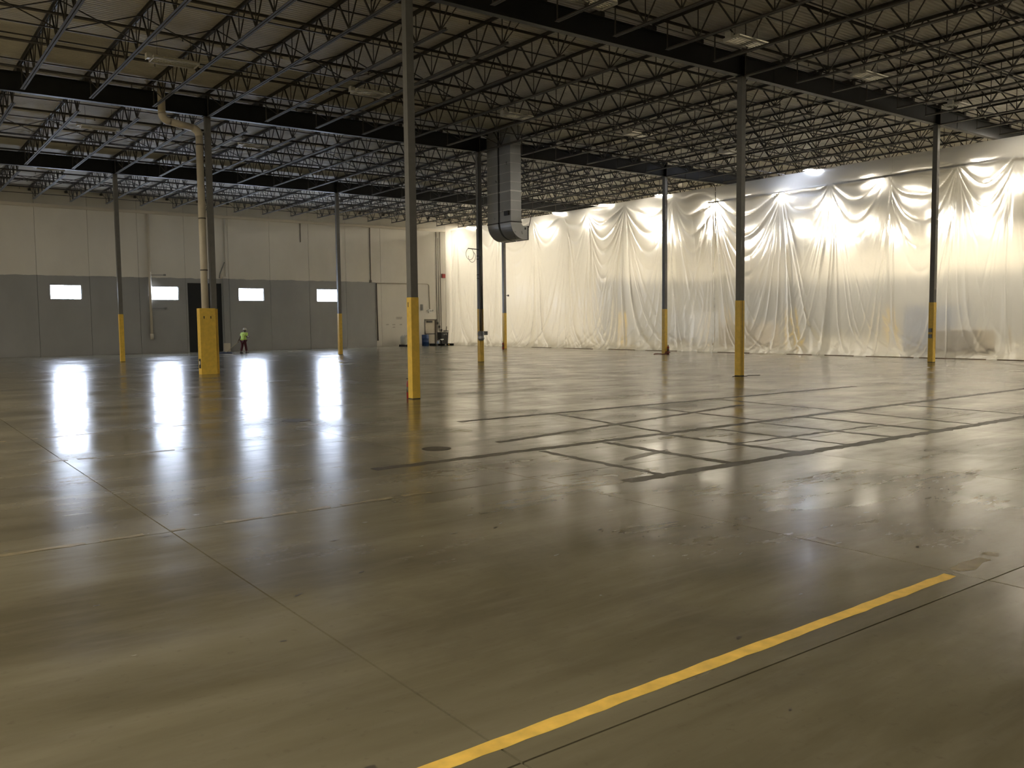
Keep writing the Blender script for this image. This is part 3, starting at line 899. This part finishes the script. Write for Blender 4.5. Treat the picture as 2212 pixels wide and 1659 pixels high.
# ================================================================== COLUMN EXTRAS
def extinguisher(x, y, label, h=0.45):
    t = thing('fire_extinguisher', label, 'fire extinguisher', (x, y, 0.0))
    put('cylinder', MB().lathe([(0.055, 0), (0.06, 0.01), (0.06, h - 0.06), (0.045, h - 0.02), (0.02, h)], 14).mesh('cylinder', True), M_RED, t)
    put('valve', MB().lathe([(0.018, h), (0.018, h + 0.04)], 8).box(-0.06, 0.02, -0.012, 0.012, h + 0.04, h + 0.06), M_BLACK, t)
    put('label_band', MB().lathe([(0.061, h * .35), (0.061, h * .65)], 14).mesh('label_band', True), M_FRAME, t)
extinguisher(CX[0] - 0.045, CY[0] + 0.19, 'dark red extinguisher tucked behind the lone column by the yellow floor line')
extinguisher(CX[2] + 0.14, CY[1] - 0.14, 'red extinguisher standing by the hose at a column foot')
extinguisher(CX[2] - 0.17, CY[2] - 0.02, 'red extinguisher at the foot of the bright yellow guard near the corner')
hs = []
for k in range(26):
    a = k / 25
    hs.append((CX[2] - 1.05 + 0.95 * a, CY[1] - 0.18 - 0.28 * math.sin(a * 3.0) + 0.05 * math.sin(a * 14), 0.028 + 0.012 * math.sin(a * 9)))
hs += [(CX[2] - 0.1 + 0.14 * math.cos(t_), CY[1] - 0.32 + 0.13 * math.sin(t_), 0.03 + 0.012 * t_) for t_ in np.linspace(1.5, 8, 18)]
tag(put('floor_hose', MB().tube(hs, 0.026, 7).mesh('floor_hose', True), M_HOSE), 'red brown hose lying on the floor at a column foot', 'hose')
# thin wire at C8
wr = [(CX[1] - 0.62 + 1.3 * k / 20, CY[0] - 0.22 + 0.10 * math.sin(k * 0.55), 0.008) for k in range(21)]
tag(put('floor_wire', MB().tube(wr, 0.008, 5).mesh('floor_wire', True), M_BLACK), 'thin dark wire lying around the foot of the seamed yellow guard', 'wire')
# C9 boxes
for z in (1.27, 1.02):
    put('switch_box', MB().box(-0.19, -0.108, -0.06, 0.06, z, z + 0.16), M_GREYM, C9)
# C6 device
put('sensor_arm', MB().bar((0.10, -0.05, 3.72), (0.34, -0.05, 3.78), 0.03, 0.03).box(0.26, 0.36, -0.09, -0.01, 3.68, 3.80), M_DARKM, C6)
# C5 cables, foil and box
for k, (ox, z0, z1) in enumerate([(-0.125, 1.4, 9.6), (-0.09, 1.3, 5.2), (-0.05, 1.5, 5.0), (-0.02, 1.4, 4.2), (0.03, 1.35, 3.6)]):
    pts = [(ox + 0.012 * math.sin(z * 1.7 + k), -0.125 - 0.01 * math.sin(z * 2.3 + k), z) for z in np.linspace(z0, z1, 14)]
    put('cable', MB().tube(pts, 0.012, 5).mesh('cable', True), M_GREYM if k % 2 else M_BLACK, C5)
put('foil_wrap', MB().lathe([(0.10, 0.0), (0.17, 0.10), (0.14, 0.22), (0.17, 0.34), (0.12, 0.45)], 9), M_GALV, C5, (-0.06, -0.12, 1.02))
put('junction_box', MB().box(0.10, 0.30, -0.16, -0.02, 1.28, 1.46), M_GREYM, C5)
arm = put('cable_arm', MB().bar((-0.10, -0.1, 5.30), (-0.72, -0.1, 5.34), 0.035, 0.035), M_DARKM, C5)
put('cable_loop', MB().tube([(-0.62 + 0.22 * math.sin(t_), -0.1, 5.08 + 0.27 * math.cos(t_)) for t_ in np.linspace(0.3, 6.2, 20)], 0.010, 5).mesh('cable_loop', True), M_GREYM, arm)
put('cable_loop', MB().tube([(-0.50 + 0.20 * math.sin(t_), -0.1, 4.95 + 0.25 * math.cos(t_)) for t_ in np.linspace(0.3, 4.9, 16)], 0.010, 5).mesh('cable_loop', True), M_GREYM, arm)
for z in (3.95, 4.12, 4.85, 5.0):
    put('bracket', MB().bar((-0.10, -0.08, z), (-0.22, -0.08, z), 0.04, 0.03), M_DARKM, C5)

# ================================================================== FAR WALL FITTINGS
wp = thing('wall_pipe', 'white vertical wall pipe with two bracket arms at the edge of a window', 'pipe', (15.88, WALL_Y - 0.14, 0))
put('pipe', MB().tube([(0, 0, 1.0), (0, 0, 9.5)], 0.085, 12).mesh('pipe', True), M_DOORW, wp)
put('pipe_foot', MB().tube([(0, 0, 0.95), (0, 0, 1.35)], 0.12, 12).mesh('pipe_foot', True), M_DOORW, wp)
for z in (5.36, 3.08):
    a_ = put('bracket_arm', MB().bar((0.1, 0.0, z), (1.0, 0.0, z + 0.02), 0.045, 0.045), M_GREYM, wp)
    put('arm_end', MB().box(0.92, 1.06, -0.05, 0.05, z - 0.04, z + 0.08), M_GREYM, a_)
up_ = thing('wall_conduit', 'pale conduit climbing the wall above the tall black door guide', 'conduit', (21.15, WALL_Y - 0.08, 0))
put('pipe', MB().tube([(0, 0, 5.4), (0, 0, 9.5)], 0.06, 8).mesh('pipe', True), M_WALL, up_)
put('branch', MB().tube([(-0.10, 0, 6.4), (-0.45, 0, 5.55), (-0.50, 0, 5.25)], 0.035, 8).mesh('branch', True), M_GREYM, up_)
c_ = thing('wall_conduit', 'short dark conduit hanging high on the wall between two windows', 'conduit', (26.9, WALL_Y - 0.04, 0))
put('pipe', MB().tube([(0, 0, 8.1), (0, 0, 9.5)], 0.025, 6).mesh('pipe', True), M_FRAME, c_)
c_ = thing('wall_conduit', 'dark conduit running down the wall to the grey paint edge', 'conduit', (32.75, WALL_Y - 0.05, 0))
put('pipe', MB().tube([(0, 0, 5.2), (0, 0, 9.5)], 0.035, 6).mesh('pipe', True), M_FRAME, c_)
put('box', MB().box(-0.07, 0.07, -0.05, 0.05, 5.15, 5.35), M_FRAME, c_)
c_ = thing('wall_conduit', 'looped conduit running from the grey paint edge to the exit light', 'conduit', (33.2, WALL_Y - 0.05, 0))
put('pipe', MB().tube([(0, 0, 5.12), (4.8, 0, 5.14), (4.94, 0, 5.08), (5.0, 0, 4.95), (5.02, 0, 3.0)], 0.035, 6).mesh('pipe', True), M_DOORW, c_)
put('pipe', MB().tube([(0.05, 0, 5.12), (0.10, 0, 0.5)], 0.05, 6).mesh('pipe', True), M_FRAME, c_)
for i, x in enumerate((38.93, 39.12, 39.32)):
    c_ = thing('wall_conduit', 'one of the tall thin conduits between exit door and curtain corner', 'conduit', (x, WALL_Y - 0.05, 0), 0, 'conduits at the curtain corner')
    put('pipe', MB().tube([(0, 0, 0.4 if i != 1 else 1.2), (0, 0, 9.5 if i != 1 else 9.0)], 0.022, 6).mesh('pipe', True), M_FRAME, c_)
    put('box', MB().box(-0.06, 0.06, -0.06, 0.04, 1.75 - 0.3 * i, 1.95 - 0.3 * i), M_DARKM, c_)
ex = thing('exit_light', 'white exit light with two lamp heads above the door', 'exit light', (38.25, WALL_Y - 0.06, 2.72))
put('case', MB().box(-0.16, 0.16, -0.05, 0.05, 0, 0.30), M_WHITE, ex)
put('lettering', MB().box(-0.11, 0.11, -0.053, -0.05, 0.19, 0.215).box(-0.11, 0.11, -0.053, -0.05, 0.12, 0.145), M_INK, ex)
for s in (-1, 1):
    put('lamp_head', MB().lathe([(0.06, -0.05), (0.07, 0.02), (0.04, 0.06)], 10), M_WHITE, ex, (s * 0.28, -0.03, 0.20))
    put('lamp_arm', MB().bar((s * 0.14, 0, 0.2), (s * 0.26, -0.02, 0.2), 0.02, 0.02), M_WHITE, ex)
for (x, z, w_, h_, ln, lab) in [(35.30, 2.31, 0.62, 0.22, 2, 'largest paper notice with two printed lines on the white wall'),
                                (34.20, 1.79, 0.26, 0.14, 1, 'small paper notice nearest the brown strip on the white wall'),
                                (34.77, 1.78, 0.24, 0.12, 1, 'small paper notice directly above another on the white wall'),
                                (35.45, 1.78, 0.24, 0.14, 1, 'small paper notice directly below the large notice'),
                                (34.80, 1.56, 0.26, 0.12, 1, 'lowest small paper notice on the white wall')]:
    p = thing('wall_notice', lab, 'notice', (x, WALL_Y - 0.006, z))
    put('paper', MB().box(-w_ / 2, w_ / 2, 0, 0.004, -h_ / 2, h_ / 2), M_PAPER, p)
    for k in range(ln):
        zc = (0.05 if k == 0 else -0.05) if ln == 2 else 0
        dash = MB()
        xx = -w_ * 0.42
        while xx < w_ * 0.36:
            d_ = random.uniform(0.03, 0.06)
            dash.box(xx, xx + d_, -0.002, 0, zc - 0.018, zc + 0.018)
            xx += d_ + 0.014
        put('printed_line', dash, M_INK, p)
tag(put('wall_grille', MB().box(-0.09, 0.09, -0.05, 0.05, -0.25, 0.25), M_GREYM, None, (37.45, WALL_Y - 0.05, 3.18)), 'narrow grey box fixed high on the white wall beside the exit light', 'wall box')
rb = thing('alarm_box', 'red alarm box veiled by the plastic sheet at the far corner', 'alarm box', (39.62, WALL_Y - 0.06, 5.84))
put('case', MB().box(-0.16, 0.16, -0.05, 0.05, -0.16, 0.16), M_RED, rb)
put('rim', MB().box(-0.18, 0.18, 0.03, 0.055, -0.18, 0.18), M_FRAME, rb)
bk = thing('wall_bracket', 'small black wall bracket between the exit door conduits and the curtain', 'bracket', (39.72, WALL_Y - 0.15, 1.15))
put('shelf', MB().box(-0.16, 0.16, -0.15, 0.15, 0, 0.07), M_BLACK, bk)
put('arm', MB().bar((0.10, 0.1, 0.07), (0.14, 0.1, 0.42), 0.05, 0.05), M_FRAME, bk)

# ---- corner supplies on the floor
def floor_pallet(x, y, w_, d_, label):
    t = thing('plastic_pallet', label, 'pallet', (x, y, 0))
    b = MB()
    for k in range(6): b.box(-w_ / 2, w_ / 2, -d_ / 2 + k * d_ / 6 + .01, -d_ / 2 + (k + 1) * d_ / 6 - .03, 0.13, 0.16)
    put('deck', b, M_BLACK, t)
    for s in (-1, 0, 1):
        put('runner', MB().box(s * (w_ / 2 - .06) - .06, s * (w_ / 2 - .06) + .06, -d_ / 2, d_ / 2, 0, 0.13), M_BLACK, t)
    return t
floor_pallet(35.35, 61.6, 1.05, 0.95, 'black pallet carrying milky jugs by the white wall')
P2 = floor_pallet(38.55, 61.5, 1.75, 1.0, 'long black pallet in front of the exit door')
put('pallet_tag', MB().box(0.32, 0.46, -0.505, -0.50, 0.05, 0.12), M_YLINE, P2)
def jug(x, y, label):
    t = thing('plastic_jug', label, 'jug', (x, y, 0.16), 0, 'milky jugs on the black pallet')
    put('body', MB().lathe([(0.17, 0), (0.19, 0.03), (0.19, 0.58), (0.15, 0.68), (0.05, 0.72), (0.05, 0.76)], 16).mesh('body', True), M_MILK, t)
    put('cap', MB().lathe([(0.055, 0.74), (0.055, 0.79)], 12), M_WHITE, t)
for x, y in [(35.03, 61.45), (35.44, 61.45), (35.05, 61.85), (35.46, 61.86), (35.72, 61.6)][:4]:
    jug(x, y, 'tall milky plastic jug standing on a black pallet')
t = thing('blue_drum', 'dark blue plastic drum on the floor beside the exit door', 'drum', (37.22, 61.9, 0))
put('body', MB().lathe([(0.27, 0), (0.29, 0.02), (0.29, 0.30), (0.30, 0.32), (0.29, 0.34), (0.29, 0.60), (0.30, 0.62), (0.29, 0.64), (0.29, 0.88), (0.27, 0.92)], 22).mesh('body', True), M_BLUE, t)
put('bung', MB().lathe([(0.04, 0.92), (0.04, 0.97)], 10), M_FRAME, t, (0.12, 0, 0))
put('pump', MB().lathe([(0.03, 0.92), (0.03, 1.0), (0.07, 1.02), (0.05, 1.10)], 10), M_FRAME, t, (-0.06, -0.1, 0))
t = thing('black_bin', 'black square bin with white marks standing on the long pallet', 'bin', (38.68, 61.5, 0.16))
b = MB().add([(-.30, -.28, 0), (.30, -.28, 0), (.30, .28, 0), (-.30, .28, 0), (-.34, -.32, .92), (.34, -.32, .92), (.34, .32, .92), (-.34, .32, .92)],
             [(3, 2, 1, 0), (4, 5, 6, 7), (0, 1, 5, 4), (1, 2, 6, 5), (2, 3, 7, 6), (3, 0, 4, 7)])
put('body', b, M_BLACK, t)
put('rim', MB().box(-.36, .36, -.34, .34, .90, .94), M_BLACK, t)
mk = MB()
for (xa_, za_, xb_, zb_) in [(-.22, .86, -.12, .72), (-.12, .86, -.06, .72), (-.04, .86, -.02, .72), (-.02, .72, .04, .86), (.06, .86, .20, .86), (.10, .86, .10, .72), (.16, .84, .18, .72)]:
    mk.bar((xa_, -.335, za_ - .02), (xb_, -.335, zb_ - .02), .012, .028, (0, 1, 0))
put('white_marks', mk, M_WHITE, t)
for (x, y, m, lab, h_) in [(38.02, 61.25, M_LBLUE, 'pale blue bottle standing at the drum end of the long pallet', 0.24), (38.18, 61.3, M_WHITE, 'white bottle beside the black bin on the long pallet', 0.30), (38.30, 61.05, M_BLACK, 'small black can before the bin on the long pallet', 0.27)]:
    t = thing('bottle', lab, 'bottle', (x, y, 0.16))
    put('body', MB().lathe([(0.075, 0), (0.08, 0.02), (0.08, h_ * .72), (0.03, h_ * .88), (0.03, h_)], 12).mesh('body', True), m, t)
    put('cap', MB().lathe([(0.034, h_), (0.034, h_ + 0.04)], 10), M_WHITE, t)
t = thing('folded_cloth', 'white folded cloth resting on the small black can', 'cloth', (38.30, 61.05, 0.16 + 0.31))
put('fold', MB().box(-0.13, 0.13, -0.07, 0.07, 0, 0.05), M_WHITE, t)
put('fold', MB().box(-0.11, 0.12, -0.08, 0.08, 0.05, 0.09), M_WHITE, t)

# ================================================================== PERSON WITH MOP
def skin_mesh(name, verts, edges, radii, m, parent, sub=2, root=0):
    me = bpy.data.meshes.new(name)
    me.from_pydata(verts, edges, [])
    o = bpy.data.objects.new(name + '_tmp', me)
    COL.objects.link(o)
    sk = o.modifiers.new('skin', 'SKIN')
    sk.use_smooth_shade = True
    for i, r in enumerate(radii):
        rr = r if isinstance(r, tuple) else (r, r)
        me.skin_vertices[0].data[i].radius = rr
        me.skin_vertices[0].data[i].use_root = (i == root)
    sd = o.modifiers.new('sub', 'SUBSURF'); sd.levels = sub; sd.render_levels = sub
    dg = bpy.context.evaluated_depsgraph_get()
    dg.update()
    ev = bpy.data.meshes.new_from_object(o.evaluated_get(dg))
    ev.name = name
    ev.materials.clear(); ev.materials.append(m)
    ev.polygons.foreach_set('use_smooth', [True] * len(ev.polygons))
    bpy.data.objects.remove(o)
    return put(name, ev, None, parent)
M_SKIN = mat('dark skin', (0.075, 0.045, 0.032), 0.5)
M_SHIRT = mat('hi-vis shirt', (0.66, 0.92, 0.22), 0.7)
M_PANTS = mat('maroon trousers', (0.085, 0.018, 0.024), 0.8)
M_CAP = mat('pale cap cloth', (0.66, 0.64, 0.55), 0.8)
M_SHOE = mat('dark shoe', (0.018, 0.014, 0.013), 0.6)
M_POLE = mat('mop pole', (0.50, 0.44, 0.30), 0.5)
M_MOP = mat('blue mop yarn', (0.030, 0.040, 0.085), 0.9)
PF = math.radians(30)
pe = thing('person', 'person in hi-vis green shirt, maroon trousers and pale cap trailing a mop', 'person', (20.33, 57.3, 0), PF)
# joints: x forward, y left, z up
V = [(0, 0, .88), (.03, 0, 1.08), (.07, 0, 1.27), (.11, 0, 1.385), (.145, 0, 1.45), (.165, 0, 1.53), (.17, 0, 1.60),        # 0-6 pelvis..head
     (.07, .175, 1.31), (-.03, .235, 1.06), (-.17, .27, .84),                       # left arm 7-9 (trailing)
     (.08, -.175, 1.31), (.04, -.245, 1.07), (.27, -.19, 1.08),                     # right arm 10-12 (bent)
     (.0, .09, .84), (-.02, .10, .46), (-.16, .10, .10), (-.06, .10, .045),         # left leg 13-16 back
     (.0, -.09, .84), (.10, -.10, .46), (.16, -.10, .09), (.29, -.10, .045)]        # right leg 17-20 forward
E_ = [(0, 1), (1, 2), (2, 3), (3, 4), (4, 5), (5, 6), (2, 7), (7, 8), (8, 9), (2, 10), (10, 11), (11, 12), (0, 13), (13, 14), (14, 15), (15, 16), (0, 17), (17, 18), (18, 19), (19, 20)]
Rr = [(.15, .13), (.15, .13), (.16, .13), .07, .065, (.085, .095), (.08, .09), .062, .045, .032, .062, .045, .032, .085, .06, .042, .04, .085, .06, .042, .04]
# hands: palm plus five finger chains
def hand(wrist, d, side, base):
    d = Vector(d).normalized()
    s = Vector(side).normalized()
    n_ = d.cross(s)
    w_ = Vector(wrist)
    i0 = len(V)
    palm = w_ + d * 0.075
    V.append(tuple(palm)); E_.append((base, i0)); Rr.append((.036, .018))
    lens = (0.062, 0.07, 0.066, 0.052)
    for k in range(4):
        a = palm + s * (k - 1.5) * 0.021 + d * 0.02
        p1 = a + d * lens[k] * 0.55 + n_ * 0.012
        p2 = a + d * lens[k] * 0.80 + n_ * 0.045
        i1 = len(V)
        V.extend([tuple(a), tuple(p1), tuple(p2)])
        E_.extend([(i0, i1), (i1, i1 + 1), (i1 + 1, i1 + 2)])
        Rr.extend([.010, .009, .008])
    a = palm - d * 0.03 + s * 0.035
    i1 = len(V)
    V.extend([tuple(a), tuple(a + s * 0.025 + d * 0.03 + n_ * 0.01), tuple(a + s * 0.02 + d * 0.055 + n_ * 0.03)])
    E_.extend([(i0, i1), (i1, i1 + 1), (i1 + 1, i1 + 2)]); Rr.extend([.011, .010, .009])
hand(V[9], (-.45, .05, -.75), (0.8, 0.2, -.5), 9)
hand(V[12], (.9, .35, .05), (0.1, 0.2, 1), 12)
# nose and ears
for p_, par, r_ in [((.262, 0, 1.535), 5, .014), ((.16, .098, 1.53), 5, .014), ((.16, -.098, 1.53), 5, .014)]:
    V.append(p_); E_.append((par, len(V) - 1)); Rr.append(r_)
skin_mesh('body', V, E_, Rr, M_SKIN, pe, 1)
# shirt
SV = [(.0, 0, .80), (.01, 0, .95), (.03, 0, 1.10), (.07, 0, 1.27), (.10, 0, 1.37), (.07, .185, 1.31), (.015, .225, 1.13), (.08, -.185, 1.31), (.055, -.235, 1.13)]
SE = [(0, 1), (1, 2), (2, 3), (3, 4), (3, 5), (5, 6), (3, 7), (7, 8)]
SR = [(.20, .17), (.195, .165), (.185, .16), (.185, .16), (.10, .09), .092, .078, .092, .078]
skin_mesh('shirt', SV, SE, SR, M_SHIRT, pe, 2, 2)
PV = [(0, 0, .86), (0, .095, .80), (-.02, .10, .46), (-.15, .10, .14), (0, -.095, .80), (.10, -.10, .46), (.16, -.10, .13)]
PE_ = [(0, 1), (1, 2), (2, 3), (0, 4), (4, 5), (5, 6)]
skin_mesh('trousers', PV, PE_, [(.165, .14), .11, .088, .078, .11, .088, .078], M_PANTS, pe, 2, 0)
def shoe(x, y, rz):
    b = MB()
    prof = [(-.09, .045, .085), (-.04, .05, .10), (.05, .05, .075), (.13, .048, .06), (.175, .03, .045)]
    vs = []
    for px, hw, hz in prof:
        vs += [(px, -hw, 0), (px, hw, 0), (px, hw * .8, hz), (px, -hw * .8, hz)]
    fs = [(0, 1, 2, 3), tuple(range(16, 20))[::-1]]
    for k in range(4):
        for q in range(4):
            a, c = k * 4 + q, k * 4 + (q + 1) % 4
            fs.append((a, a + 4, c + 4, c))
    b.add(vs, fs)
    return put('shoe', b, M_SHOE, pe, (x, y, 0), (0, 0, rz))
shoe(-.13, .10, 0.1); shoe(.20, -.10, -0.1)
cp = put('cap', MB().lathe([(.122, -.02), (.124, .03), (.112, .08), (.075, .118), (.012, .13)], 18).mesh('cap', True), M_CAP, pe, (.165, 0, 1.555))
put('cap_brim', MB().add([(.06, -.085, .0), (.06, .085, .0), (.18, .08, -.012), (.235, .0, -.02), (.18, -.08, -.012),
                          (.06, -.085, .012), (.06, .085, .012), (.18, .08, .0), (.235, .0, -.008), (.18, -.08, .0)],
                         [(0, 1, 2, 3, 4), (9, 8, 7, 6, 5), (0, 5, 6, 1), (1, 6, 7, 2), (2, 7, 8, 3), (3, 8, 9, 4), (4, 9, 5, 0)]), M_CAP, cp)
put('hair', MB().lathe([(.06, -.08), (.092, -.06), (.098, -.03), (.098, .0)], 16).mesh('hair', True), M_SHOE, pe, (.150, 0, 1.555))
for s in (-1, 1):
    put('eye', MB().lathe([(.004, -.010), (.011, -.004), (.011, .004), (.004, .010)], 8), M_WHITE, pe, (.252, s * .032, 1.55))
put('mouth', MB().box(.243, .250, -.022, .022, 1.482, 1.488), M_HOSE, pe)
# mop: from trailing hand to floor behind
Rz = Matrix.Rotation(PF, 4, 'Z')
hw_ = Vector((20.33, 57.3, 0)) + Rz @ Vector((-.215, .275, .755))
mh = Vector((19.35, 57.95, 0.05))
mp = thing('floor_mop', 'wide dust mop on a pale pole trailed behind the person', 'mop', (mh.x, mh.y, 0))
dirp = (hw_ - mh)
put('pole', MB().tube([Vector((0, 0, 0.05)), Vector((dirp.x, dirp.y, hw_.z)) + dirp.normalized() * 0.12], 0.016, 8).mesh('pole', True), M_POLE, mp)
put('mop_head', MB().add([(x * 0.45 * .8 - y_ * .10 * .6 * -1, -x * 0.45 * .6 + y_ * .10 * .8, z) for z, sc in ((0.0, 1.0), (0.06, 0.9), (0.085, 0.6)) for x, y_ in ((-sc, -sc), (sc, -sc), (sc, sc), (-sc, sc))],
                         [(3, 2, 1, 0), (8, 9, 10, 11)] + [(r_ * 4 + k, r_ * 4 + (k + 1) % 4, r_ * 4 + 4 + (k + 1) % 4, r_ * 4 + 4 + k) for r_ in (0, 1) for k in range(4)]), M_MOP, mp)
put('swivel', MB().lathe([(.03, .07), (.03, .12)], 8), M_WHITE, mp)
